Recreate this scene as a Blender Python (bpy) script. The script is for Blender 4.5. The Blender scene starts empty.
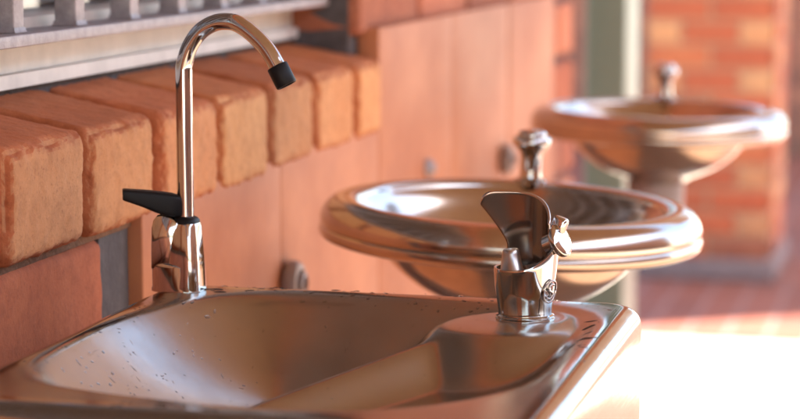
import bpy, math, random
import numpy as np
from mathutils import Vector, Matrix, noise as mnoise
random.seed(7); rng = np.random.default_rng(7)
R = math.radians
sc = bpy.context.scene
COL = sc.collection

# ------------------------------------------------------------------ helpers
def tag(o, label=None, cat=None, group=None, kind=None):
    for k, v in (('label', label), ('category', cat), ('group', group), ('kind', kind)):
        if v: o[k] = v
    return o

def empty(name, loc, rz=0, label=None, cat=None, group=None):
    o = bpy.data.objects.new(name, None); COL.objects.link(o)
    o.location = loc; o.rotation_euler = (0, 0, rz); o.empty_display_size = .05
    return tag(o, label, cat, group)

class MB:
    """collects vertices, faces, material slots and per-vertex attributes for ONE mesh object"""
    def __init__(s): s.v = []; s.f = []; s.m = []; s.a = []; s.c = []
    def add(s, verts, faces, mat=0, edge=None, col=None):
        b = len(s.v); s.v += [tuple(p) for p in verts]
        s.f += [tuple(i + b for i in f) for f in faces]; s.m += [mat] * len(faces)
        s.a += list(edge) if edge is not None else [0.] * len(verts)
        s.c += [col if col is not None else (1, 1, 1)] * len(verts)
        return s
    def box(s, x0, x1, y0, y1, z0, z1, mat=0, col=None):
        v = [(x, y, z) for x in (x0, x1) for y in (y0, y1) for z in (z0, z1)]
        f = [(0, 1, 3, 2), (4, 6, 7, 5), (0, 4, 5, 1), (2, 3, 7, 6), (0, 2, 6, 4), (1, 5, 7, 3)]
        return s.add(v, f, mat, None, col)
    def rbox(s, x0, x1, y0, y1, z0, z1, r=.005, n=(6, 6, 6), amp=0., freq=60., seed=0, col=None, mat=0, shear=None, skip=(), rough=0.):
        """a box with rounded edges, its faces subdivided and roughened by noise"""
        idx = {}; V = []; Fc = []; E = []
        lo = (x0, y0, z0); hi = (x1, y1, z1)
        def axis(k):
            a, b = lo[k], hi[k]; m = n[k]
            core = [a + r + (b - a - 2 * r) * i / m for i in range(m + 1)]
            q = 4 if m > 8 else 2
            return [a + r * i / q for i in range(q)] + core + [b - r + r * i / q for i in range(1, q + 1)]
        AX = [axis(k) for k in range(3)]
        def vert(i):
            if i in idx: return idx[i]
            p = [AX[k][i[k]] for k in range(3)]
            c = [min(max(p[k], lo[k] + r), hi[k] - r) for k in range(3)]
            d = Vector([p[k] - c[k] for k in range(3)]); e = 0.
            if d.length > 1e-9:
                nn = d.normalized(); q = Vector(c) + nn * r
                e = 1 - max(abs(nn.x), abs(nn.y), abs(nn.z))
            else:
                q = Vector(c); nn = Vector((0, 0, 0))
            if amp:
                s3 = Vector((seed * 3.1, seed * 1.7, seed * .9))
                g = mnoise.fractal(q * freq + s3, .9, 2.1, 4)
                g2 = mnoise.noise(q * 14 + s3)
                h = amp * g * (1 + 1.2 * rough * min(1, e * 4)) + amp * 1.1 * g2
                q = q + nn * h - nn * rough * (1. if q.z > z0 + .02 else .15) * min(1, e * 3) * max(0, mnoise.noise(q * 55 + s3)) * .006
            if shear: q = shear(q)
            idx[i] = len(V); V.append(q); E.append(min(1, e * 3)); return idx[i]
        L = [len(a) - 1 for a in AX]
        for k in range(3):
            u, w = [(1, 2), (2, 0), (0, 1)][k]
            for side in (0, L[k]):
                if (k, 1 if side else 0) in skip: continue
                for a in range(L[u]):
                    for b in range(L[w]):
                        q = []
                        for (da, db) in ((0, 0), (1, 0), (1, 1), (0, 1)):
                            t = [0, 0, 0]; t[k] = side; t[u] = a + da; t[w] = b + db; q.append(vert(tuple(t)))
                        Fc.append(tuple(q) if side else tuple(reversed(q)))
        return s.add(V, Fc, mat, E, col)
    def lathe(s, prof, seg=64, M=None, mat=0, close=False):
        V = []; Fc = []; n = len(prof)
        for (r, z) in prof:
            for k in range(seg):
                a = 2 * math.pi * k / seg; p = Vector((r * math.cos(a), r * math.sin(a), z))
                V.append(M @ p if M else p)
        for i in range(n - 1 + (1 if close else 0)):
            j = (i + 1) % n
            for k in range(seg):
                k2 = (k + 1) % seg
                Fc.append((i * seg + k, i * seg + k2, j * seg + k2, j * seg + k))
        return s.add(V, Fc, mat)
    def tube(s, pts, rad, seg=24, cap=True, mat=0):
        pts = [Vector(p) for p in pts]; V = []; Fc = []
        rads = rad if isinstance(rad, (list, tuple)) else [rad] * len(pts)
        t0 = (pts[1] - pts[0]).normalized()
        nrm = t0.orthogonal().normalized(); prev = t0
        for i, p in enumerate(pts):
            t = (pts[min(i + 1, len(pts) - 1)] - pts[max(i - 1, 0)]).normalized()
            nrm = (prev.rotation_difference(t) @ nrm); nrm = (nrm - t * nrm.dot(t)).normalized(); prev = t
            b = t.cross(nrm)
            for k in range(seg):
                a = 2 * math.pi * k / seg
                V.append(p + (nrm * math.cos(a) + b * math.sin(a)) * rads[i])
        n = len(pts)
        for i in range(n - 1):
            for k in range(seg):
                k2 = (k + 1) % seg
                Fc.append((i * seg + k, i * seg + k2, (i + 1) * seg + k2, (i + 1) * seg + k))
        if cap:
            Fc.append(tuple(reversed(range(seg)))); Fc.append(tuple((n - 1) * seg + k for k in range(seg)))
        return s.add(V, Fc, mat)
    def loft(s, rings, mat=0, cap=(True, True)):
        V = []; Fc = []; m = len(rings[0])
        for r in rings: V += [Vector(p) for p in r]
        for i in range(len(rings) - 1):
            for k in range(m):
                k2 = (k + 1) % m
                Fc.append((i * m + k, i * m + k2, (i + 1) * m + k2, (i + 1) * m + k))
        if cap[0]: Fc.append(tuple(reversed(range(m))))
        if cap[1]: Fc.append(tuple((len(rings) - 1) * m + k for k in range(m)))
        return s.add(V, Fc, mat)
    def build(s, name, mats, parent=None, smooth=True, sharp=None, loc=None):
        me = bpy.data.meshes.new(name); me.from_pydata(s.v, [], s.f)
        for m in (mats if isinstance(mats, (list, tuple)) else [mats]): me.materials.append(m)
        me.polygons.foreach_set('material_index', s.m)
        me.polygons.foreach_set('use_smooth', [smooth] * len(s.f))
        if any(s.a):
            at = me.attributes.new('edge', 'FLOAT', 'POINT'); at.data.foreach_set('value', s.a)
        if any(c != (1, 1, 1) for c in s.c):
            at = me.attributes.new('tint', 'FLOAT_COLOR', 'POINT')
            at.data.foreach_set('color', [x for c in s.c for x in (*c, 1.)])
        me.update()
        if sharp is not None: me.set_sharp_from_angle(angle=R(sharp))
        o = bpy.data.objects.new(name, me); COL.objects.link(o)
        if parent: o.parent = parent
        if loc: o.location = loc
        return o

def spline(pts, n=8):
    """Catmull-Rom through 3-D points"""
    P = [Vector(p) for p in pts]; P = [P[0] * 2 - P[1]] + P + [P[-1] * 2 - P[-2]]; out = []
    for i in range(1, len(P) - 2):
        a, b, c, d = P[i - 1:i + 3]
        for k in range(n):
            t = k / n
            out.append(.5 * ((2 * b) + (c - a) * t + (2 * a - 5 * b + 4 * c - d) * t * t + (3 * b - a - 3 * c + d) * t ** 3))
    out.append(P[-2]); return out

# ------------------------------------------------------------------ materials
class NT:
    def __init__(s, name):
        s.m = bpy.data.materials.new(name); s.m.use_nodes = True; s.t = s.m.node_tree
        s.b = s.t.nodes['Principled BSDF']; s.out = s.t.nodes['Material Output']
    def n(s, typ, **kw):
        x = s.t.nodes.new(typ)
        for k, v in kw.items():
            if k.startswith('_'): setattr(x, k[1:], v)
            else: x.inputs[k.replace('__', ' ')].default_value = v
        return x
    def l(s, a, b): s.t.links.new(a, b)
    def coord(s, scale=(1, 1, 1), rot=(0, 0, 0)):
        c = s.n('ShaderNodeTexCoord'); m = s.n('ShaderNodeMapping')
        m.inputs['Scale'].default_value = scale; m.inputs['Rotation'].default_value = rot
        s.l(c.outputs['Object'], m.inputs['Vector']); return m.outputs['Vector']
    def noise(s, vec, scale, detail=4, rough=.6):
        x = s.n('ShaderNodeTexNoise', Scale=scale, Detail=detail, Roughness=rough); s.l(vec, x.inputs['Vector']); return x.outputs['Fac']
    def ramp(s, fac, stops):
        x = s.n('ShaderNodeValToRGB'); el = x.color_ramp.elements
        while len(el) < len(stops): el.new(.5)
        for e, (p, c) in zip(el, stops):
            e.position = p; e.color = (*c, 1) if isinstance(c, tuple) else (c, c, c, 1)
        s.l(fac, x.inputs['Fac']); return x.outputs['Color']
    def mix(s, fac, a, b, mode='MIX'):
        x = s.n('ShaderNodeMix', _data_type='RGBA', _blend_type=mode)
        for sock, v in ((x.inputs[0], fac), (x.inputs[6], a), (x.inputs[7], b)):
            if isinstance(v, bpy.types.NodeSocket): s.l(v, sock)
            elif isinstance(v, tuple): sock.default_value = (*v, 1)
            else: sock.default_value = v
        return x.outputs[2]
    def math(s, op, a, b=0.):
        x = s.n('ShaderNodeMath', _operation=op)
        for sock, v in zip(x.inputs, (a, b)):
            if isinstance(v, bpy.types.NodeSocket): s.l(v, sock)
            else: sock.default_value = v
        return x.outputs[0]
    def attr(s, name, out='Fac'): return s.n('ShaderNodeAttribute', _attribute_name=name).outputs[out]
    def bump(s, h, strength=.4, dist=.002, prev=None):
        x = s.n('ShaderNodeBump', Strength=strength, Distance=dist); s.l(h, x.inputs['Height'])
        if prev: s.l(prev, x.inputs['Normal'])
        return x.outputs['Normal']
    def set(s, **kw):
        for k, v in kw.items():
            k = k.replace('__', ' '); sock = s.b.inputs[k]
            if isinstance(v, bpy.types.NodeSocket): s.l(v, sock)
            elif isinstance(v, tuple): sock.default_value = (*v, 1) if len(v) == 3 else v
            else: sock.default_value = v
        return s.m

def mat_brick(name, base, dark, pit, use_tint=False, bump=.5, rough_edge=None):
    t = NT(name); v = t.coord()
    big = t.noise(v, 11, 3); mid = t.noise(v, 70, 5, .7); fine = t.noise(v, 420, 3, .7)
    c = t.mix(t.ramp(big, [(.35, 0.), (.7, 1.)]), base, dark)
    c = t.mix(t.math('MULTIPLY', t.ramp(mid, [(.45, 0.), (.75, 1.)]), .6), c, tuple(x * .62 for x in dark))
    c = t.mix(t.ramp(fine, [(.57, 0.), (.72, .6)]), c, pit)
    c = t.mix(t.ramp(fine, [(.25, .5), (.40, 0.)]), c, tuple(min(1, x * 1.35) for x in base))
    if rough_edge:
        e = t.math('MULTIPLY', t.attr('edge'), t.ramp(mid, [(.30, .10), (.62, .5)]))
        c = t.mix(e, c, rough_edge)
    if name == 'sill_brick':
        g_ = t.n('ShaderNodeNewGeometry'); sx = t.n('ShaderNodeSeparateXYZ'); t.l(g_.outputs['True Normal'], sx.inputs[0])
        c = t.mix(t.ramp(sx.outputs[0], [(.70, 1.), (.93, 0.)]), c, (.84, .56, .46), 'MULTIPLY')  # faces off the front painted darker: brick's own red plus some shade
    if use_tint or name == 'sill_brick': c = t.mix(1., c, t.attr('tint', 'Color'), 'MULTIPLY')
    n = t.bump(mid, bump, .003); n = t.bump(fine, bump * .8, .0012, n)
    return t.set(Base__Color=c, Roughness=.88, Normal=n)

def mat_metal(name, col, rough, var=.0, brush=0., scale=30, spots=False):
    t = NT(name); v = t.coord()
    f = t.noise(v, scale, 5, .6)
    r = t.math('ADD', t.math('MULTIPLY', t.math('SUBTRACT', f, .5), var), rough)
    kw = dict(Metallic=1., Roughness=r)
    c = t.mix(t.ramp(f, [(.3, 0.), (.75, 1.)]), col, tuple(x * .88 for x in col))
    if spots:
        st = t.noise(t.coord((1, .16, 1), (0, 0, R(24))), 210, 3, .6)
        c = t.mix(t.ramp(st, [(.68, 0.), (.76, .45)]), c, (.12, .09, .07))
    if spots: kw['Roughness'] = t.mix(t.attr('edge'), kw['Roughness'], (.11, .11, .11))
    kw['Base__Color'] = c
    if brush:
        b = t.noise(t.coord((1, .03, 1)), 900, 2, .5)
        n = t.bump(b, brush, .0004); n = t.bump(t.noise(v, 14, 3), .10, .004, n); kw['Normal'] = n
    return t.set(**kw)

def mat_plain(name, col, rough=.5, var=.12, scale=25, bump=0., **kw):
    t = NT(name); v = t.coord(); f = t.noise(v, scale, 5, .65)
    c = t.mix(t.ramp(f, [(.3, 0.), (.7, 1.)]), col, tuple(x * (1 - var) for x in col))
    if bump: kw['Normal'] = t.bump(t.noise(v, scale * 4, 4), bump, .002)
    return t.set(Base__Color=c, Roughness=rough, **kw)

M = {}
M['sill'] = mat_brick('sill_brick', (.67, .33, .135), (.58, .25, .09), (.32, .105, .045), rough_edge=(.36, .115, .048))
M['brick'] = mat_brick('wall_brick', (.54, .205, .092), (.45, .15, .07), (.27, .085, .05), True, rough_edge=(.34, .11, .06))
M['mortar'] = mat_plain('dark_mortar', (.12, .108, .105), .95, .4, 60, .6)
M['mortar_tan'] = mat_plain('tan_mortar', (.46, .26, .15), .95, .3, 60, .6)
M['mortar_sill'] = mat_plain('sandy_mortar', (.30, .17, .10), .95, .4, 90, .7)
t = NT('terracotta_tile'); v = t.coord()
f1 = t.noise(v, 7, 5, .65); f2 = t.noise(v, 90, 4, .7); f3 = t.noise(t.coord((1, 1.1, 1), (R(35), 0, 0)), 9, 5, .6)
c = t.mix(t.ramp(f1, [(.36, 0.), (.66, 1.)]), (.53, .20, .076), (.40, .135, .048))
c = t.mix(t.math('MULTIPLY', t.ramp(f3, [(.5, 0.), (.75, 1.)]), .25), c, (.55, .25, .13))
c = t.mix(t.math('MULTIPLY', t.ramp(f2, [(.5, 0.), (.8, 1.)]), .35), c, (.34, .12, .08))
M['tile'] = t.set(Base__Color=c, Roughness=t.math('ADD', t.math('MULTIPLY', f1, .2), .50), Normal=t.bump(f2, .12, .001))
M['grout'] = mat_plain('grout', (.44, .22, .14), .9, .2, 80)
M['white'] = mat_plain('white_paint', (.80, .74, .65), .5, .22, 34, .1)
M['galv'] = mat_plain('galvanised_steel', (.44, .40, .40), .55, .35, 120, .25, Metallic=.35)
M['slat'] = mat_plain('grey_slat', (.20, .175, .155), .5, .15, 12)
M['glass'] = NT('window_glass').set(Base__Color=(1, 1, 1), Roughness=.03, Transmission__Weight=1., IOR=1.45)
M['steel'] = mat_metal('satin_stainless_steel', (.43, .40, .355), .24, .12, .08, 26, True)
M['bowl'] = mat_metal('polished_stainless_steel', (.57, .50, .43), .165, .08, 0, 22)
M['chrome'] = mat_metal('chrome', (.60, .59, .57), .05, .04, 0, 40)
M['hood'] = mat_metal('worn_chrome', (.54, .49, .455), .13, .12, 0, 60)
M['dull'] = mat_metal('dull_chrome', (.46, .42, .39), .30, .15, 0, 60)
M['black'] = mat_plain('black_plastic', (.010, .009, .009), .46, .2, 60, Specular__IOR__Level=.22)
M['drain'] = mat_plain('drain_shadow', (.02, .02, .02), .5)
M['post'] = mat_plain('grey_green_paint', (.19, .24, .175), .4, .1, 9)
M['pvc'] = mat_plain('grey_pipe_fitting', (.40, .34, .31), .5, .2, 40)
M['soffit'] = mat_plain('brown_timber_lining', (.36, .25, .155), .7, .35, 6)
M['bracket'] = mat_plain('grey_enamel', (.27, .235, .235), .42, .15, 20)
M['water'] = NT('water').set(Base__Color=(1, 1, 1), Roughness=.0, Transmission__Weight=1., IOR=1.33)
M['dark_fleck'] = mat_plain('reflection_grit_flecks', (.07, .045, .032), .25, .4, 200)
M['unseen_path'] = mat_plain('brown_concrete', (.26, .15, .09), .85, .3, 5, .2)
M['ground'] = mat_plain('pale_concrete', (.50, .43, .34), .85, .22, 3, .2)
M['footing'] = mat_plain('grey_render', (.24, .17, .155), .9, .25, 20, .3)
# brick paving: running bond along the wall, pale joints
t = NT('red_brick_paving'); v = t.coord((1, 1, 1), (0, 0, R(90)))
bt = t.n('ShaderNodeTexBrick', Scale=1., Mortar__Size=.007, Brick__Width=.23, Row__Height=.112, Bias=-.1)
bt.inputs['Color1'].default_value = (.26, .075, .038, 1); bt.inputs['Color2'].default_value = (.19, .056, .030, 1)
bt.inputs['Mortar'].default_value = (.29, .15, .12, 1); t.l(v, bt.inputs['Vector'])
M['paver'] = t.set(Base__Color=t.mix(t.math('MULTIPLY', t.noise(v, 40, 4), .4), bt.outputs['Color'], (.12, .04, .035)), Roughness=.7, Normal=t.bump(bt.outputs['Fac'], -.4, .004))
for k in ('paver',): pass

# ------------------------------------------------------------------ the setting: ground and paving
g = MB(); g.add([(-150, -150, 0), (150, -150, 0), (150, 150, 0), (-150, 150, 0)], [(0, 1, 2, 3)])
tag(g.build('ground', M['ground']), kind='structure')
g = MB(); g.add([(-6, 5.88, .004), (6, 5.88, .004), (6, 11.4, .004), (-6, 11.4, .004)], [(0, 1, 2, 3)])
g.add([(-.12, 3.404, .004), (2.6, 3.404, .004), (2.6, 5.16, .004), (-.12, 5.16, .004)], [(0, 1, 2, 3)])  # unseen patch added so the trough's side mirrors orange paving
tag(g.build('brick_paving', M['paver']), kind='structure')
g = MB(); g.add([(-.56, -9, .004), (1.9, -9, .004), (1.9, 3.4, .004), (-.56, 3.4, .004)], [(0, 1, 2, 3)])  # unseen strip put in for its brown reflection in the bowls
tag(g.build('unseen_path', M['unseen_path']), kind='structure')

# ------------------------------------------------------------------ brick wall with sill, tile panel, window and grille
ZR = .90                                       # rim level of the fountains
WALL = empty('brick_wall', (-.64, 1.0, 0), 0, 'orange brick wall with a tiled splashback and a barred window sill behind the fountains', 'wall'); WALL['kind'] = 'thing'
def W(mb, name, mats, parent=WALL, **kw):
    o = mb.build(name, mats, None, **kw); o.parent = parent
    off = WALL.location if parent is WALL else Vector((0, 0, 0))
    o.matrix_parent_inverse = Matrix.Translation(-off); return o

Y0, Y1 = -9., 3.165                            # extent of the wall along its length
bw = MB()
def tint():
    k = random.random(); a = random.uniform(.82, 1.12)
    return (a * random.uniform(.95, 1.08), a * random.uniform(.92, 1.1), a * random.uniform(.9, 1.15)) if k < .8 else (a * .72, a * .66, a * .7)
course = 0; z = .945 - .076 - .086 * 10
while z < 2.62:
    zt = z + .076 if abs(z + .076) > 0 else z
    off = .12 if course % 2 else 0.
    if course == 10: off = (Y0 - 1.072) % .24
    if course > 10: off = (Y0 - 1.962) % .24 + (.12 if course % 2 else 0.)
    y = Y0 - off
    while y < Y1:
        ya, yb = max(y, Y0), min(y + .23, Y1)
        y += .24
        if yb - ya < .03: continue
        spans = [(ya, yb)]
        cz = z + .038
        if z < .94:                             # below the sill: leave the recess beside the tile panel, none behind it
            spans = [(a, min(b, 1.302)) for a, b in spans] if ya < 1.302 else ([] if ya < 3.0 and yb < 2.95 else [(max(ya, 2.955), yb)])
            if ya < 1.302 < yb: spans = [(ya, 1.302)]
        elif z < .95:
            spans = []
        elif z < 1.035:                         # sill course and first jamb course
            spans = [] if yb < 1.99 else ([(max(ya, 2.955), yb)] if yb > 2.97 else [])
        elif cz < 2.02:                         # window opening up to the jamb
            spans = [(max(ya, 1.962), yb)] if yb > 2.02 else []
            if ya < .36 and cz < 2.02: spans += [(ya, min(yb, .36))]
        for a, b in spans:
            if b - a < .025: continue
            if yb < -1.0: bw.box(-.635, -.532, a, b, z, z + .076, 0, tint()); continue
            vis = (z > .8 and z < 1.2 and a > .7)
            fx = -.5268 if z < .94 and a < 1.31 else -.532
            bw.rbox(-.635, fx + random.uniform(-.001, .001), a, b, z, z + .076, .006 if not vis else .008,
                    (2, 14, 8) if vis else (1, 2, 1), .0012 if vis else .0006, 40, random.randint(0, 999), (.86, .68, .60) if course == 10 and vis else tint(), rough=.5 if vis else 0.)
    z += .086; course += 1
W(bw, 'brickwork', M['brick'])
mo = MB()
mo.box(-.76, -.545, Y0, 1.962, 0, .938); mo.box(-.76, -.545, 1.962, Y1 - .004, 0, 2.7); mo.box(-.76, -.545, Y0, 1.962, 2.02, 2.7); mo.box(-.76, -.545, Y0, .355, .938, 2.02)
mo.box(-.546, -.5325, 1.3035, 1.3555, .60, .944)
mo.box(-.66, -.6035, .36, 1.961, 1.012, 1.0392)  # dark strip standing in for the shadow gap under the window frame
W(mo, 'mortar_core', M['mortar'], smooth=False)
# header bricks laid as a sloping sill
sl = MB()
def sill_shear(q):
    return Vector((q.x, q.y, q.z + (-.518 - q.x) * .19 * max(0, min(1, (q.z - .95) / .06))))
k0 = -6
for k in range(k0, 7):
    ya = 1.134 + .1275 * k; yb = ya + .1165
    if k == 6: yb = 1.986
    near = ya > .85
    dx = random.uniform(-.0015, .002)
    tv = random.uniform(.88, 1.08)
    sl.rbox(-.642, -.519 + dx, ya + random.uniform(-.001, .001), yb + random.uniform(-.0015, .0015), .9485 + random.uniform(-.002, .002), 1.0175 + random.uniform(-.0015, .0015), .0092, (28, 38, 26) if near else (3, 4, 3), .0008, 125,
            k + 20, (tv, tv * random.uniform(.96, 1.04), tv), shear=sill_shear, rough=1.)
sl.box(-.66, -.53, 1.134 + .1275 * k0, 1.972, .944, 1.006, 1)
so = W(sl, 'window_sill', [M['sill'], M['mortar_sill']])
# tiles: five columns, the first two cut under the sill
tp = MB()
for k in range(5):
    a = 1.356 + .317 * k; b = a + .3152; top = .9565 if k < 2 else 1.0475
    for (z0, z1) in ((top - .30, top), (top - .603, top - .303), (.02, top - .606)):
        tp.rbox(-.5440, -.522 + random.uniform(-.0004, .0004), a, b, z0, z1, .0016, (1, 6, 6), 0, 1, 0, None, 0)
tp.box(-.541, -.5232, 1.358, 2.938, .01, .944, 1); tp.box(-.541, -.5232, 1.992, 2.938, .944, 1.0455, 1)
W(tp, 'tile_panel', [M['tile'], M['grout']], sharp=40)
# window: white frame, slatted blind behind glass
win = MB()
win.box(-.66, -.600, .36, 1.96, 1.049, 1.085); win.box(-.66, -.594, .36, 1.96, 1.0395, 1.0488)
WIN = W(win, 'window', M['white'], smooth=False)
fr = MB(); fr.box(-.66, -.600, .36, .40, 1.0855, 2.01); fr.box(-.66, -.600, 1.925, 1.96, 1.0855, 2.01); fr.box(-.66, -.600, .4005, 1.9245, 1.975, 2.01)
W(fr, 'frame', M['white'], WIN, smooth=False)
pn = MB(); pn.box(-.634, -.630, .4005, 1.9245, 1.0855, 1.9745); W(pn, 'pane', M['glass'], WIN, smooth=False)
bl = MB()
for k in range(40):
    z = 1.09 + k * .022
    bl.add([(-.655, .401, z + .020), (-.655, 1.924, z + .020), (-.645, 1.924, z), (-.645, .401, z), (-.656, .401, z + .020), (-.656, 1.924, z + .020), (-.646, 1.924, z), (-.646, .401, z)],
           [(0, 1, 2, 3), (7, 6, 5, 4), (0, 4, 5, 1), (2, 6, 7, 3), (1, 5, 6, 2), (0, 3, 7, 4)])
W(bl, 'blind', M['slat'], WIN, smooth=False)
bk = MB(); bk.box(-.75, -.70, .36, 1.96, 1.0, 2.02); W(bk, 'backing', M['soffit'], WIN, smooth=False)
gr = MB(); gr.rbox(-.594, -.562, .37, 1.955, 1.0705, 1.0785, .001, (1, 30, 1), .0003, 30, 3)
GR = W(gr, 'window_grille', M['galv'], sharp=40)
tr_ = MB(); tr_.rbox(-.594, -.562, .37, 1.955, 1.93, 1.938, .001, (1, 2, 1)); W(tr_, 'rail', M['galv'], GR, sharp=40)
for k in range(16):
    y = 1.376 - .1015 * 9 + .1015 * k
    b = MB()
    b.rbox(-.588, -.572, y - .008, y + .008, 1.0786, 1.9298, .0012, (1, 1, 6))
    b.loft([[(-.580 + sx * (w + .0083), y + sy * (w + .0083), zz) for sx, sy in ((-1, -1), (1, -1), (1, 1), (-1, 1))] for w, zz in ((.0014, 1.0787), (.0004, 1.080), (0.0, 1.082))])
    W(b, 'bar', M['galv'], GR, sharp=40)

WALL.location = (-.6912, 1.08, -.092); WALL.scale = (1.08, 1.08, 1.08)      # whole wall group scaled up about the camera, to clear the filler's lever
# ------------------------------------------------------------------ pipe fittings on the tiles
def flange(y, z, label):
    o = empty('pipe_flange', (-.5638, y, z), 0, label, 'pipe fitting', 'pipe flanges on the tiled wall')
    mx = Matrix.Rotation(R(90), 4, 'Y')
    f = MB(); f.lathe([(.0005, .001), (.018, .001), (.0205, .004), (.0205, .009), (.018, .0135), (.0125, .0145), (.0125, .006), (.0005, .006)], 40, mx); f.build('flange_ring', M['pvc'], o, sharp=50)
    p = MB(); p.lathe([(.0005, .0065), (.0098, .0065), (.0098, .018), (.0072, .0188), (.0072, .008), (.0005, .008)], 28, mx); p.build('pipe_stub', M['galv'], o, sharp=50)
flange(1.818, .828, 'round grey pipe flange low on the tiles between the near trough and the bottle filler')
flange(2.792, .8346, 'blurred grey pipe flange on the tiles behind the middle fountain tap')
b = MB(); b.lathe([(.0005, .010), (.006, .0095), (.0075, .006), (.0105, .004), (.011, 0.0)], 24, Matrix.Rotation(R(90), 4, 'Y'))
tag(b.build('wall_bolt', M['galv'], None, sharp=60, loc=(-.5636, 2.36, .871)), 'small shiny bolt head on the tiles above the middle bowl', 'bolt')

# ------------------------------------------------------------------ near fountain: pressed steel trough
TX0, TX1, TY0, TY1 = -.5195, -.184, 1.012, 1.397
TR = empty('drinking_trough', (-.35, 1.2, 0), 0, 'square stainless steel drinking trough with a gooseneck bottle filler and a hooded bubbler', 'drinking fountain')
def sd_poly(px, py, poly):
    """signed distance, positive inside"""
    n = len(poly); d = np.full(px.shape, 1e9); ins = np.zeros(px.shape, bool)
    for i in range(n):
        ax, ay = poly[i]; bx, by = poly[(i + 1) % n]
        ex, ey = bx - ax, by - ay; wx, wy = px - ax, py - ay
        tt = np.clip((wx * ex + wy * ey) / (ex * ex + ey * ey), 0, 1)
        d = np.minimum(d, (wx - ex * tt) ** 2 + (wy - ey * tt) ** 2)
        c = ((ay > py) != (by > py)) & (px < (bx - ax) * (py - ay) / (by - ay + 1e-12) + ax)
        ins ^= c
    d = np.sqrt(d); return np.where(ins, d, -d)
def chaikin(p, n=2):
    for _ in range(n):
        q = []
        for i in range(len(p)):
            a, b = p[i], p[(i + 1) % len(p)]
            q += [(a[0] * .75 + b[0] * .25, a[1] * .75 + b[1] * .25), (a[0] * .25 + b[0] * .75, a[1] * .25 + b[1] * .75)]
        p = q
    return p
GS = .0015
gx = np.arange(TX0 - .01, TX1 + .01, GS); gy = np.arange(TY0 - .01, TY1 + .01, GS)
PX, PY = np.meshgrid(gx, gy, indexing='ij')
A = chaikin([(-.505, 1.16), (-.500, 1.11), (-.48, 1.078), (-.44, 1.060), (-.345, 1.040), (-.275, 1.052), (-.232, 1.095), (-.210, 1.15), (-.207, 1.25), (-.207, 1.345), (-.25, 1.372), (-.33, 1.376), (-.42, 1.376), (-.462, 1.358), (-.490, 1.31), (-.505, 1.24)])
sA = np.maximum(sd_poly(PX, PY, A), 0)
S = lambda q: 1 - (1 - np.clip(q, 0, 1)) ** 2.2
z1 = -.066 * S(sA / .13)
D = np.array((-.303, 1.283)); E_ = np.array((-.392, 1.165))
dv = (E_ - D) / np.linalg.norm(E_ - D)
tt = (PX - D[0]) * dv[0] + (PY - D[1]) * dv[1]
q = (PX - D[0]) * (-dv[1]) + (PY - D[1]) * dv[0]           # positive towards the camera side
z2 = -(.032 + .018 * np.clip(tt / .148, 0, 1.2)) * S(sA / .055)
crest = -.004 - .024 * np.clip(tt / .148, -.3, 1.4) - .03 * np.clip((tt - .13) / .1, 0, 1) ** 2
front = np.clip(q / .004 + .5, 0, 1)
floor = z1 * (1 - front) + np.maximum(z1, z2) * front
ridge = np.where(q > 0, crest - 1.05 * q, crest + 1.6 * q)
ridge = np.where(tt < -.02, -1, ridge)
zf = np.maximum(floor, ridge)
P = chaikin([(-.303, 1.283), (-.268, 1.272), (-.236, 1.280), (-.219, 1.302), (-.214, 1.345), (-.235, 1.366), (-.285, 1.358), (-.303, 1.335), (-.308, 1.305)], 2)
sP = sd_poly(PX, PY, P)
plat = np.where(sP > 0, -.0035 + .0015 * np.clip(sP / .02, 0, 1), -.0035 + 1.25 * sP)
zf = np.maximum(zf, np.minimum(plat, 0))
def blur(a, sig):
    k = np.arange(-int(sig * 3) - 1, int(sig * 3) + 2); w = np.exp(-k ** 2 / (2 * sig * sig)); w /= w.sum()
    p = len(k) // 2
    a = np.apply_along_axis(lambda m: np.convolve(np.pad(m, p, 'edge'), w, 'valid'), 0, a)
    return np.apply_along_axis(lambda m: np.convolve(np.pad(m, p, 'edge'), w, 'valid'), 1, a)
ZF = blur(zf, 3.5)
# a shallow seat round the bubbler and faint dents of the pressed sheet
BX, BY = -.2535, 1.333
rb = np.hypot(PX - BX, PY - BY)
ZF = ZF + .0005 * np.exp(-((rb - .027) / .004) ** 2) * (sP > -.004)
def hz(x, y):
    fx = np.clip((np.asarray(x) - gx[0]) / GS, 0, len(gx) - 1.001); fy = np.clip((np.asarray(y) - gy[0]) / GS, 0, len(gy) - 1.001)
    i = fx.astype(int); j = fy.astype(int); u = fx - i; w = fy - j
    return ZF[i, j] * (1 - u) * (1 - w) + ZF[i + 1, j] * u * (1 - w) + ZF[i, j + 1] * (1 - u) * w + ZF[i + 1, j + 1] * u * w
def rrect(x0, x1, y0, y1, r, n=14, m=46):
    out = []
    for (cx, cy, a0, (sx, sy), (ex, ey)) in ((x1 - r, y0 + r, -90, (x0 + r, y0), (x1 - r, y0)), (x1 - r, y1 - r, 0, (x1, y0 + r), (x1, y1 - r)),
                                             (x0 + r, y1 - r, 90, (x1 - r, y1), (x0 + r, y1)), (x0 + r, y0 + r, 180, (x0, y1 - r), (x0, y0 + r))):
        for k in range(m): out.append((sx + (ex - sx) * k / m, sy + (ey - sy) * k / m))
        for k in range(n): a = R(a0 + 90 * k / n); out.append((cx + r * math.cos(a), cy + r * math.sin(a)))
    return out
RE = .0115                                      # radius of the rolled edge
PER = rrect(TX0 + RE, TX1 - RE, TY0 + RE, TY1 - RE, .016)
OUT = rrect(TX0, TX1, TY0, TY1, .016 + RE)
cx, cy = (TX0 + TX1) / 2, (TY0 + TY1) / 2
NP = len(PER); tb = MB(); V = [(cx, cy, ZR + float(hz(cx, cy)))]; Fc = []
NRG = 150
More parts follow.
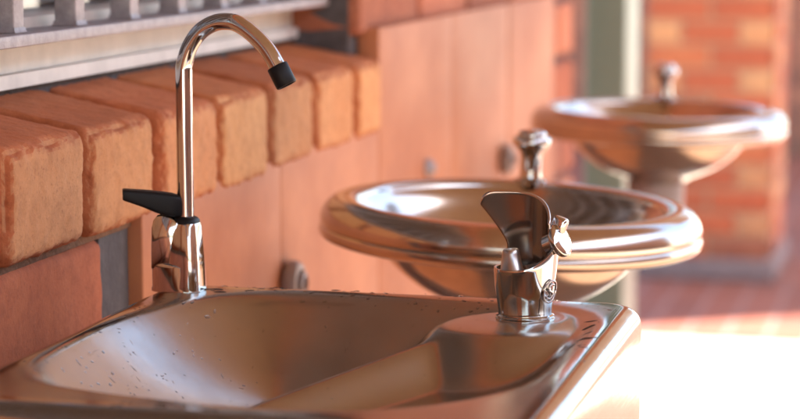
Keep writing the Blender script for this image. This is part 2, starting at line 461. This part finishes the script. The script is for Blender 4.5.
for i in range(1, NRG + 1):
    s = i / NRG
    xs = np.array([cx + (p[0] - cx) * s for p in PER]); ys = np.array([cy + (p[1] - cy) * s for p in PER])
    zs = ZR + hz(xs, ys) * (1 if i < NRG else 1)
    V += list(zip(xs.tolist(), ys.tolist(), zs.tolist()))
for k in range(NP): Fc.append((0, 1 + k, 1 + (k + 1) % NP))
for i in range(NRG - 1):
    for k in range(NP):
        k2 = (k + 1) % NP; a = 1 + i * NP
        Fc.append((a + k, a + NP + k, a + NP + k2, a + k2))
base = 1 + (NRG - 1) * NP
rings = []
for j in range(1, 9):
    a = R(90 * j / 8); rings.append([(PER[k][0] + (OUT[k][0] - PER[k][0]) * math.sin(a), PER[k][1] + (OUT[k][1] - PER[k][1]) * math.sin(a), V[base + k][2] - RE * (1 - math.cos(a))) for k in range(NP)])
for zz in (.03, .06, .10, .14, .1995): rings.append([(OUT[k][0], OUT[k][1], ZR - zz) for k in range(NP)])
rings.append([(cx + (p[0] - cx) * .98, cy + (p[1] - cy) * .98, ZR - .2) for p in OUT]); rings.append([(cx + (p[0] - cx) * .02, cy + (p[1] - cy) * .02, ZR - .2) for p in OUT])
for rg in rings:
    b0 = len(V); V += rg
    for k in range(NP):
        k2 = (k + 1) % NP; Fc.append((base + k, b0 + k, b0 + k2, base + k2))
    base = b0
pol = [0.] + [min(1, max(0, (i / NRG - .945) / .03)) for i in range(1, NRG + 1) for _ in range(NP)]
pol += [1.] * (NP * 8); pol += [.75] * (len(V) - len(pol)); tb.add(V, Fc, 0, pol)
def T(mb, name, mats, **kw):
    o = mb.build(name, mats, TR, **kw); o.matrix_parent_inverse = Matrix.Translation(-TR.location); return o
T(tb, 'basin', M['steel'])
pb = MB(); pb.box(-.46, -.26, 1.10, 1.30, 0, ZR - .2005); pb.box(-.562, -.521, 1.08, 1.34, ZR - .19, ZR - .06); T(pb, 'pedestal', M['steel'], smooth=False)

# ---- gooseneck bottle filler (part of the trough)
mm = .001
GX, GY = -.4953, 1.3665
gz = ZR + float(hz(GX, GY)) - .0005
def frame(o, parent, loc, rz):
    o.parent = parent; o.location = loc; o.rotation_euler = (0, 0, rz)
def oval(cx, hw, hd, z, n=40, p=2.6, sh=0):
    o = []
    for k in range(n):
        a = 2 * math.pi * k / n; c_, s_ = math.cos(a), math.sin(a)
        o.append(((cx + hw * math.copysign(abs(c_) ** (2 / p), c_)) * mm, (sh + hd * math.copysign(abs(s_) ** (2 / p), s_)) * mm, z * mm))
    return o
gb = MB()
# low oval foot
gb.loft([oval(-5.4, 18.3, 12.5, 0), oval(-5.4, 18.3, 12.5, 1.5), oval(-5.4, 17.7, 12.0, 3), oval(-6, 17.3, 11.6, 17), oval(-6, 16.6, 10.9, 19), oval(-6, 15.2, 9.6, 19.8)])
# tapered column that carries the tube
gb.loft([oval(1, 12.0, 11.8, 1, p=3.4), oval(1, 11.4, 11.0, 18, p=3.4), oval(.6, 9.8, 9.4, 45, p=3.4), oval(.6, 9.2, 8.8, 47, p=3.4), oval(.6, 8.0, 7.6, 47.6, p=3.4)])
# web behind it, rounded at the top
web = []
for (x, z) in [(-21.5, 15), (-21.3, 30), (-20.8, 44), (-19.5, 49), (-16.5, 52.5), (-12, 53.2), (-6, 51), (-1, 47), (0, 15)]: web.append((x, z))
for ysz, fac in ((-8.0, 0), (8.0, 0)): pass
prof = [(x * mm, z * mm) for x, z in web]
n = len(prof)
def inset(pts, d):
    c0 = (sum(p[0] for p in pts) / len(pts), sum(p[1] for p in pts) / len(pts))
    return [(c0[0] + (p[0] - c0[0]) * (1 - d), c0[1] + (p[1] - c0[1]) * (1 - d)) for p in pts]
gb.loft([[(x, yy * mm, z) for x, z in reversed(inset(prof, dd))] for yy, dd in ((-9.4, .09), (-8.8, .03), (-7.8, 0), (7.8, 0), (8.8, .03), (9.4, .09))])
GB = gb.build('bottle_filler', M['chrome'], None, sharp=45); frame(GB, TR, (GX + .35, GY - 1.2, gz), R(-4))
GB['label'] = 'chrome gooseneck bottle filler at the far left corner'
pts = [(0, 0, 40), (0, 0, 90), (0, 0, 125), (0, 0, 146)]
arc = [(.6, 155.5), (4.6, 167.2), (11.8, 177.2), (21.6, 183.0), (31, 184.0), (38.3, 181.8), (47.2, 175.4), (56.3, 165.8), (63.5, 153.5)]
pts = pts + [(x * 1.075, 0, z - .6) for x, z in arc]
pl = spline([((x + .8) * mm, 0, z * mm) for x, _, z in pts], 8)
tu = MB(); tu.tube(pl, 5.65 * mm, 32); tu.build('spout_tube', M['chrome'], GB, sharp=60)
endp = pl[-1]; d = (pl[-1] - pl[-3]).normalized(); d = Vector((.47, 0, -.88)).normalized()
tip = MB()
mt = Matrix.Translation(endp - d * .002) @ d.to_track_quat('Z', 'Y').to_matrix().to_4x4()
tip.lathe([(.0056, 0.), (.0069, 0.), (.0072, .0006), (.0072, .0138), (.0066, .0146), (.0052, .0146), (.0048, .010), (.0002, .010)], 40, mt)
tip.build('spout_tip', M['black'], GB, sharp=40)['label'] = 'black plastic tip on the spout end'
co = MB(); co.loft([oval(1.3, 8.3, 8.9, 46.5, p=3), oval(1.3, 8.3, 8.9, 48.6, p=3), oval(1.0, 7.4, 7.8, 50.4, p=2.6), oval(.5, 5.9, 5.9, 51.5, p=2)])
co.build('collar', M['black'], GB, sharp=45)
lv = MB(); lr = []
ld = Vector((-.90, -.436, 0)); lp = Vector((-ld.y, ld.x, 0))
for (x, zb, zt, wd_) in [(1, 53, 62, 5.0), (3, 51.2, 65.5, 6.4), (8, 51.4, 67.0, 6.8), (14, 52.4, 68.0, 6.8), (20, 54.6, 68.8, 6.8), (28, 58.2, 69.6, 6.8), (36, 61.2, 70.2, 6.6), (40.5, 62.8, 70.6, 6.4), (41.6, 63.6, 70.2, 6.0)]:
    h = (zt - zb) / 2; zc = (zt + zb) / 2
    lr.append([((ld * x + lp * (wd_ * math.copysign(abs(math.cos(a)) ** .36, math.cos(a)))) + Vector((0, 0, zc + h * math.copysign(abs(math.sin(a)) ** .36, math.sin(a))))) * mm for a in [2 * math.pi * k / 28 for k in range(28)]])
lv.loft(lr)
lv.build('lever', M['black'], GB, sharp=50)['label'] = 'black push lever of the bottle filler'

# ---- hooded bubbler (part of the trough); local x runs to the viewer's right
bz = ZR + float(hz(BX, BY)) - .0006
def bring(z, n=64, f=lambda a: 0, rr=20, sx=0, tilt=0):
    return [((rr * math.cos(a) + sx) * mm, rr * math.sin(a) * mm, (z + f(a)) * mm) for a in [2 * math.pi * k / n for k in range(n)]]
rise = lambda a: 22.5 * max(0, (math.cos(a - R(8)) * .5 + .5)) ** 3.0
bb = MB()
prof = [(0, 18.9, 0, 0), (1.0, 18.9, 0, 0), (1.5, 18.0, 0, 0), (2.0, 18.6, 0, 0), (2.8, 18.6, 0, 0), (3.4, 17.2, 0, 0), (5, 17.0, 0, .05), (13, 18.3, 0, .25), (22, 20.0, .4, .55), (30, 21.0, .9, .9), (32.2, 21.4, 1.1, 1), (33.2, 21.2, 1.1, 1), (33.4, 20.4, 1.1, 1), (33.0, 19.6, 1.1, 1), (30.5, 19.1, .9, .95)]
rr = [bring(z, 64, (lambda a, k=k: rise(a) * k), r, sx) for z, r, sx, k in prof]
rr.append([(p[0] * .5, p[1] * .5, .0300) for p in rr[-1]])
bb.loft(rr)
BB = bb.build('bubbler', M['chrome'], None, sharp=50); frame(BB, TR, (BX + .35, BY - 1.2, bz), R(10.7))
BB['label'] = 'chrome hooded drinking bubbler on the right of the trough'
hd = MB(); NU, NV = 26, 22; grid = []
for j in range(NV + 1):
    t_ = j / NV; row = []
    for i in range(NU + 1):
        s = i / NU
        ztop = 81 - 9 * max(0, 1 - s / .20) ** 2 - 18 * max(0, (s - .28) / .72) ** 2.5
        zb = 27 + 6 * s
        z = zb + (ztop - zb) * t_
        h = max(0, (z - 27) / 53)
        lean = 24 * (max(0, h - .36) / .64) ** 1.2
        L = Vector((-11.8 - lean, 14.0 - 2 * h, 0)); Rr = Vector((14.2 - 1.0 * h, -8.5, 0)); C1 = Vector((0 - .3 * lean, 17.0 - 3 * h, 0)); C2 = Vector((15.6, 13.5 - 2 * h, 0))
        p = L * (1 - s) ** 3 + C1 * 3 * s * (1 - s) ** 2 + C2 * 3 * s * s * (1 - s) + Rr * s ** 3
        fwd = 11 * max(0, h - .30) ** 1.3 * (1 - .55 * s)          # the guard curls forward over the nozzle
        row.append(Vector((p.x, p.y - fwd, z)) * mm)
    grid.append(row)
hv = [p for row in grid for p in row]
hf = [(j * (NU + 1) + i, j * (NU + 1) + i + 1, (j + 1) * (NU + 1) + i + 1, (j + 1) * (NU + 1) + i) for j in range(NV) for i in range(NU)]
hd.add(hv, hf)
ho = hd.build('mouth_guard', M['hood'], BB)
so_ = ho.modifiers.new('thickness', 'SOLIDIFY'); so_.thickness = .0021; so_.offset = -1
bv = ho.modifiers.new('soft', 'BEVEL'); bv.width = .0008; bv.segments = 2; bv.limit_method = 'ANGLE'; bv.angle_limit = R(50)
nz = MB(); mt = Matrix.Translation((-.0085, -.0075, .0297)) @ Matrix.Rotation(R(-3), 4, 'Y')
nz.lathe([(.0078, 0), (.0078, .003), (.0072, .0036), (.0056, .0135), (.0052, .0155), (.0046, .0162), (.0034, .0162), (.0030, .013), (.0003, .012)], 32, mt)
for a in (20, 140, 260):
    pass
nz.build('nozzle', M['dull'], BB, sharp=40)
# push button: tilted disc on a short neck with a lug above it
ax = Vector((.80, -.42, .42)).normalized(); q = ax.to_track_quat('Z', 'Y').to_matrix().to_4x4()
pbm = MB(); mt = Matrix.Translation((.0172, -.0040, .0490)) @ q
pbm.lathe([(.0002, -.004), (.0070, -.004), (.0072, .0015), (.0098, .0030), (.0108, .0042), (.0110, .0066), (.0102, .0076), (.0060, .0082), (.0002, .0084)], 40, mt)
b2 = MB.rbox; pbl = MB(); pbl.rbox(-.0048, .0048, -.0042, .0042, -.006, .0058, .0026, (1, 1, 1))
ml = Matrix.Translation((.0212, -.002, .0605)) @ Matrix.Rotation(R(20), 4, 'Y') @ Matrix.Rotation(R(-20), 4, 'Z')
pbm.add([ml @ Vector(p) for p in pbl.v], pbl.f)
pbm.build('push_button', M['chrome'], BB, sharp=45)
# round emblem with an S-shaped curl, stood on the curved front
em = MB(); ea = R(-37)
def onbody(u, w, lift=.0004):
    """u across, w up (mm) on the body's flank"""
    z = 19.5 + w; r = 18.2 + (z - 13) * .185 + .30; a = ea + u / r
    return Vector((r * math.cos(a) * mm + .0003, r * math.sin(a) * mm, z * mm))
em.tube([onbody(6.3 * math.cos(a), 7.0 * math.sin(a)) for a in [2 * math.pi * k / 48 for k in range(49)]], .0008, 8)
sc_ = [(2.6, 4.0), (.6, 4.6), (-1.8, 3.6), (-2.4, 1.6), (-.9, .4), (1.2, -.6), (2.4, -2.0), (1.7, -3.9), (-.6, -4.6), (-2.8, -3.8)]
em.tube([Vector(p) for p in spline([onbody(u, w) for u, w in sc_], 4)], .0009, 8)
em.build('emblem', M['hood'], BB)

# ------------------------------------------------------------------ water drops and dark flecks on the trough
wd = MB(); gd = MB(); DROP = (-.362, 1.2209)
def blob(mb, x, y, rx, ry, h, ang, seg=10, rings=4):
    V = []; Fc = []; ca, sa = math.cos(ang), math.sin(ang)
    ph = [random.uniform(.75, 1.2) for _ in range(seg)]
    for j in range(rings + 1):
        th = math.pi / 2 * j / rings
        for k in range(seg):
            a = 2 * math.pi * k / seg; u = rx * math.cos(a) * math.cos(th) * ph[k]; w = ry * math.sin(a) * math.cos(th) * ph[k]
            X = x + u * ca - w * sa; Y = y + u * sa + w * ca
            V.append((X, Y, ZR + float(hz(X, Y)) - .0002 + h * math.sin(th)))
            if j == rings: break
    for j in range(rings - 1):
        for k in range(seg):
            k2 = (k + 1) % seg; Fc.append((j * seg + k, j * seg + k2, (j + 1) * seg + k2, (j + 1) * seg + k))
    top = rings * seg
    for k in range(seg): Fc.append(((rings - 1) * seg + k, (rings - 1) * seg + (k + 1) % seg, top))
    mb.add(V, Fc)
def scatter(mb, n, box, size, stretch, h, ang=None):
    for _ in range(n):
        x = random.uniform(box[0], box[1]); y = random.uniform(box[2], box[3])
        r = size * random.uniform(.4, 1.0) ** 1.5
        blob(mb, x, y, r * random.uniform(1, stretch), r, r * h, (random.uniform(0, 6.3) if ang is None else ang + random.uniform(-.4, .4)))
scatter(wd, 60, (-.50, -.44, 1.10, 1.30), .0011, 4.5, .4, R(-35))
scatter(wd, 150, (-.505, -.46, 1.12, 1.34), .0010, 3.0, .5, R(80))
scatter(wd, 60, (-.47, -.42, 1.10, 1.32), .0009, 1.6, .55)
scatter(wd, 90, (-.50, -.24, 1.368, 1.392), .0012, 2.4, .5, 0)
scatter(wd, 90, (-.45, -.25, 1.10, 1.36), .0008, 2.0, .45)
scatter(wd, 70, (-.235, -.192, 1.10, 1.38), .0009, 2.5, .4, R(90))
scatter(wd, 18, (-.42, -.30, 1.020, 1.038), .0018, 2.5, .5, 0)
blob(wd, DROP[0], DROP[1], .0034, .0048, .0028, R(30), 16, 6)
tag(wd.build('water_droplets', M['water']), 'clear water droplets and streaks scattered over the steel trough', 'water droplets', kind='stuff')
scatter(wd, 16, (-.49, -.26, 1.372, 1.390), .0023, 1.8, .5, 0)
scatter(wd, 12, (-.225, -.196, 1.15, 1.37), .0021, 2.2, .45, R(90))
scatter(wd, 22, (-.50, -.45, 1.10, 1.34), .0022, 1.8, .5)
scatter(gd, 9, (-.512, -.500, 1.15, 1.35), .0014, 3.2, .25, R(75))  # dark blobs: mostly reflections at water film edges put in as colour, some grit
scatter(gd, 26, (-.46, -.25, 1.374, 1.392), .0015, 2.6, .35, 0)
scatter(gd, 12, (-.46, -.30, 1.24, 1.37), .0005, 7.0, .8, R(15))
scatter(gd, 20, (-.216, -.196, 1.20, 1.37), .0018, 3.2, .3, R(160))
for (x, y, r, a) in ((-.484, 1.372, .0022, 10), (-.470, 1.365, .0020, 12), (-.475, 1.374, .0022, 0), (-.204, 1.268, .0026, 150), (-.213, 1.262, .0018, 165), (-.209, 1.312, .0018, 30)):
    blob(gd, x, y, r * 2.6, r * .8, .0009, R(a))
tag(gd.build('reflection_grit_flecks', M['dark_fleck']), 'dark flecks on the steel trough, mostly painted reflections of water film, some grit and leaf', 'dark flecks', kind='stuff')

# ------------------------------------------------------------------ round drinking fountains
def prof_smooth(pts, n=5):
    return [(max(p.x, .0003), p.y) for p in spline([Vector((a, b, 0)) for a, b in pts], n)]
def make_fountain():
    o = empty('drinking_fountain', (0, 0, 0))
    tag(o, 'x', 'drinking fountain', 'round bowl fountains in a row along the wall')
    b = MB()
    inner = prof_smooth([(.0003, -.063), (.03, -.0625), (.062, -.055), (.092, -.036), (.113, -.012), (.123, .004), (.1285, .0115)])
    rim = prof_smooth([(.1285, .0128), (.1305, .0150), (.135, .0166), (.142, .0170), (.150, .0148), (.1565, .0090), (.1600, .0010), (.1598, -.0050)], 4)
    lip = prof_smooth([(.1588, -.0062), (.1606, -.0085), (.1606, -.0125), (.1575, -.0162), (.150, -.0182), (.138, -.0172), (.120, -.0140)], 4)
    outer = prof_smooth([(.1125, -.0160), (.107, -.0270), (.096, -.0410), (.078, -.0550), (.060, -.0640), (.045, -.0700), (.0365, -.0760)])
    b.lathe(inner + rim + lip + outer, 112)
    bo = b.build('bowl', M['bowl'], o, sharp=60); bo.location = (0, 0, .9)
    d = MB(); d.lathe([(.0003, .0015), (.014, .0015), (.0165, .0008), (.017, 0)], 32); dd = d.build('drain', M['chrome'], bo, sharp=50); dd.location = (0, 0, -.0628)
    p = MB(); p.lathe([(.0355, .823), (.0355, .752), (.033, .748), (.0003, .748)], 48); p.rbox(-.208, -.030, -.022, .022, .762, .806, .004, (1, 1, 1)); p.rbox(-.2165, -.208, -.026, .026, .745, .808, .002, (1, 1, 1)); p.build('wall_bracket', M['bracket'], o, sharp=50)
    tp_ = MB(); tp_.lathe([(.0145, -.004), (.0145, .0015), (.0105, .003), (.0100, .006), (.0098, .021), (.0106, .0250), (.0140, .0290), (.0166, .0315), (.0172, .0335), (.0172, .0380), (.0160, .0397), (.0003, .0397)], 48)
    tp_o = tp_.build('bubbler_tap', M['chrome'], o, sharp=45); tp_o.location = (-.010, .139, .9168)
    c_ = MB(); c_.lathe([(.0128, .0399), (.0130, .0422), (.0120, .0445), (.0085, .0458), (.0003, .0462)], 40); c_.build('push_cap', M['chrome'], tp_o, sharp=50)
    return o
def copy_tree(o, parent=None):
    c = o.copy(); COL.objects.link(c); c.parent = parent
    if parent is not None: c.matrix_parent_inverse = o.matrix_parent_inverse
    for ch in o.children: copy_tree(ch, c)
    return c
f0 = make_fountain(); bpy.context.view_layer.update()
for i, (x, y, tilt, lab) in enumerate(((-.3475, 1.757, 2.1, 'polished round steel fountain bowl directly behind the hooded bubbler'), (-.3440, 2.690, .7, 'blurred far round steel fountain bowl in front of the brick pier'))):
    o = f0 if i == 0 else copy_tree(f0)
    o.rotation_euler = (0, R(tilt), 0)
    o.location = (x - .9 * math.sin(R(tilt)), y, .9 - .9 * math.cos(R(tilt)))
    o['label'] = lab

# ------------------------------------------------------------------ post, pier, far wall
ps = MB(); ps.rbox(-.588, -.5195, 3.62, 3.79, 0.0, 2.72, .004, (1, 1, 4))
tag(ps.build('steel_post', M['post'], sharp=40), 'grey green painted steel post at the end of the brick wall', 'post')
PIER = empty('brick_pier', (-.715, 7.15, 0), 0, 'square brick pier of mixed red and tan bricks standing on the paving', 'pier'); PIER['kind'] = 'thing'
pb = MB(); red = [(.88, .58, .48), (.76, .52, .46), (.62, .55, .60), (.90, .74, .62)]; tan = [(1.0, 1.40, 1.38), (.98, 1.25, 1.2), (1.05, 1.36, 1.3)]
px0, px1, py0, py1 = -.918, -.512, 6.86, 7.42
z = .075; cs = 0
while z < 2.9:
    w = px1 - px0
    if cs % 2 == 0: cuts = [(0, .5, 0), (.5, 1, 0)]
    else: cuts = [(0, .27, 1), (.27, .73, 0), (.73, 1, 1)]
    for (a, b_, tn) in cuts:
        tc = random.choice(tan if tn else red)
        pb.rbox(px0 + w * a + .006, px0 + w * b_ - .006, py0, py0 + .1, z, z + .066, .004, (2, 1, 1), 0, 1, 0, tc)
    k = 4 if cs % 2 else 3
    for j in range(k):
        ya = py0 + .108 + (py1 - py0 - .108) * j / k
        pb.rbox(px1 - .11, px1, ya, ya + (py1 - py0 - .108) / k - .010, z, z + .066, .004, (1, 1, 1), 0, 1, 0, random.choice(tan + red))
        pb.rbox(px0, px0 + .11, ya, ya + (py1 - py0 - .108) / k - .010, z, z + .066, .004, (1, 1, 1), 0, 1, 0, random.choice(tan + red))
    z += .0765; cs += 1
pb.box(px0 + .006, px1 - .006, py0 + .006, py1 - .006, .02, 2.9, 1)
o = pb.build('brickwork', [M['brick'], M['mortar_tan']], PIER, sharp=40); o.matrix_parent_inverse = Matrix.Translation(-PIER.location)
ft = MB(); ft.rbox(px0 - .02, px1 + .02, py0 - .025, py1 + .02, 0.004, .072, .008, (1, 1, 1))
o = ft.build('footing', M['footing'], PIER); o.matrix_parent_inverse = Matrix.Translation(-PIER.location)

t = NT('far_brick'); v = t.coord((1, 1, 1), (R(90), 0, 0))
bt = t.n('ShaderNodeTexBrick', Scale=1., Mortar__Size=.008, Brick__Width=.24, Row__Height=.086)
bt.inputs['Color1'].default_value = (.36, .16, .09, 1); bt.inputs['Color2'].default_value = (.22, .10, .06, 1); bt.inputs['Mortar'].default_value = (.14, .085, .07, 1)
t.l(v, bt.inputs['Vector']); M['far'] = t.set(Base__Color=bt.outputs['Color'], Roughness=.9)
t = NT('tan_reflection_brick'); v = t.coord((1, 1, 1), (R(90), 0, R(90)))
bt = t.n('ShaderNodeTexBrick', Scale=1., Mortar__Size=.008, Brick__Width=.24, Row__Height=.086)
bt.inputs['Color1'].default_value = (.50, .24, .13, 1); bt.inputs['Color2'].default_value = (.40, .17, .10, 1); bt.inputs['Mortar'].default_value = (.4, .3, .22, 1)
t.l(v, bt.inputs['Vector']); M['far2'] = t.set(Base__Color=bt.outputs['Color'], Roughness=.9)
fw = MB(); fw.box(-4.5, -.2, 10.6, 10.83, .004, 1.9)
tag(fw.build('boundary_wall', M['far'], smooth=False), 'dark brown brick wall in shade far behind the pier', 'wall', kind='thing')

yw = MB(); yw.box(4.6, 4.83, -9, 4.6, .004, 3.1)  # unseen wall added so the steel mirrors tan brick and less sky
tag(yw.build('reflection_wall', M['far2'], smooth=False), 'unseen tan brick wall added on the open side for the reflections in the steel', 'wall', kind='thing')
# ------------------------------------------------------------------ verandah roof and an added unseen slab that shade the place
rf = MB()
def slab(mb, poly, z0, z1):
    n = len(poly); V = [(x, y, z0) for x, y in poly] + [(x, y, z1) for x, y in poly]
    mb.add(V, [tuple(reversed(range(n))), tuple(range(n, 2 * n))] + [(k, (k + 1) % n, n + (k + 1) % n, n + k) for k in range(n)])
slab(rf, [(-2.2, -9), (1.75, -9), (1.75, 3.85), (-2.2, 3.85)], 2.72, 2.84)
tag(rf.build('verandah_roof', M['soffit'], smooth=False), kind='structure')
rf = MB(); slab(rf, [ (1.45, 5.86), (1.45, 12), (-1.1, 12), (-1.1, 4.31)], 2.90, 3.05)  # unseen slab, its slanted edge shaped to throw the shade line on the paving
tag(rf.build('courtyard_shade_slab', M['soffit'], smooth=False), kind='structure')

# ------------------------------------------------------------------ light
EL, AZ = 58., -15.                               # the sun stands over the open side (+X), a little behind the camera
to_sun = Vector((math.cos(R(EL)) * math.cos(R(AZ)), math.cos(R(EL)) * math.sin(R(AZ)), math.sin(R(EL))))
sun = bpy.data.lights.new('sun', 'SUN'); sun.energy = 4.5; sun.angle = R(.5); sun.color = (1, .95, .88)
so2 = bpy.data.objects.new('sun', sun); COL.objects.link(so2); so2.rotation_euler = to_sun.to_track_quat('Z', 'Y').to_euler()
w = bpy.data.worlds.new('World'); sc.world = w; w.use_nodes = True
nt = w.node_tree; bg = nt.nodes['Background']; sky = nt.nodes.new('ShaderNodeTexSky')
sky.sky_type = 'NISHITA'; sky.sun_disc = False; sky.sun_elevation = R(EL); sky.sun_rotation = R(90 - AZ); sky.dust_density = 2.
nt.links.new(sky.outputs[0], bg.inputs[0]); bg.inputs[1].default_value = .10

# ------------------------------------------------------------------ camera
YAW, PITCH = R(14.15), math.atan(289.5 / 2150)
cam = bpy.data.cameras.new('camera'); co_ = bpy.data.objects.new('camera', cam); COL.objects.link(co_)
co_.location = (0, 0, 1.15); co_.rotation_euler = (math.pi / 2 - PITCH, 0, YAW)
cam.sensor_width = 36; cam.lens = 36 * 2150 / 800; cam.clip_start = .05; cam.clip_end = 400
cam.dof.use_dof = True; cam.dof.focus_distance = 1.385; cam.dof.aperture_fstop = 6.6
sc.camera = co_
sc.view_settings.view_transform = 'Standard'; sc.view_settings.look = 'None'; sc.view_settings.gamma = 1
sc.view_settings.use_curve_mapping = False; sc.view_settings.exposure = 2.88
try:
    sc.cycles.use_denoising = True; sc.cycles.max_bounces = 12; sc.cycles.diffuse_bounces = 6; sc.cycles.sample_clamp_indirect = 10
except Exception: pass
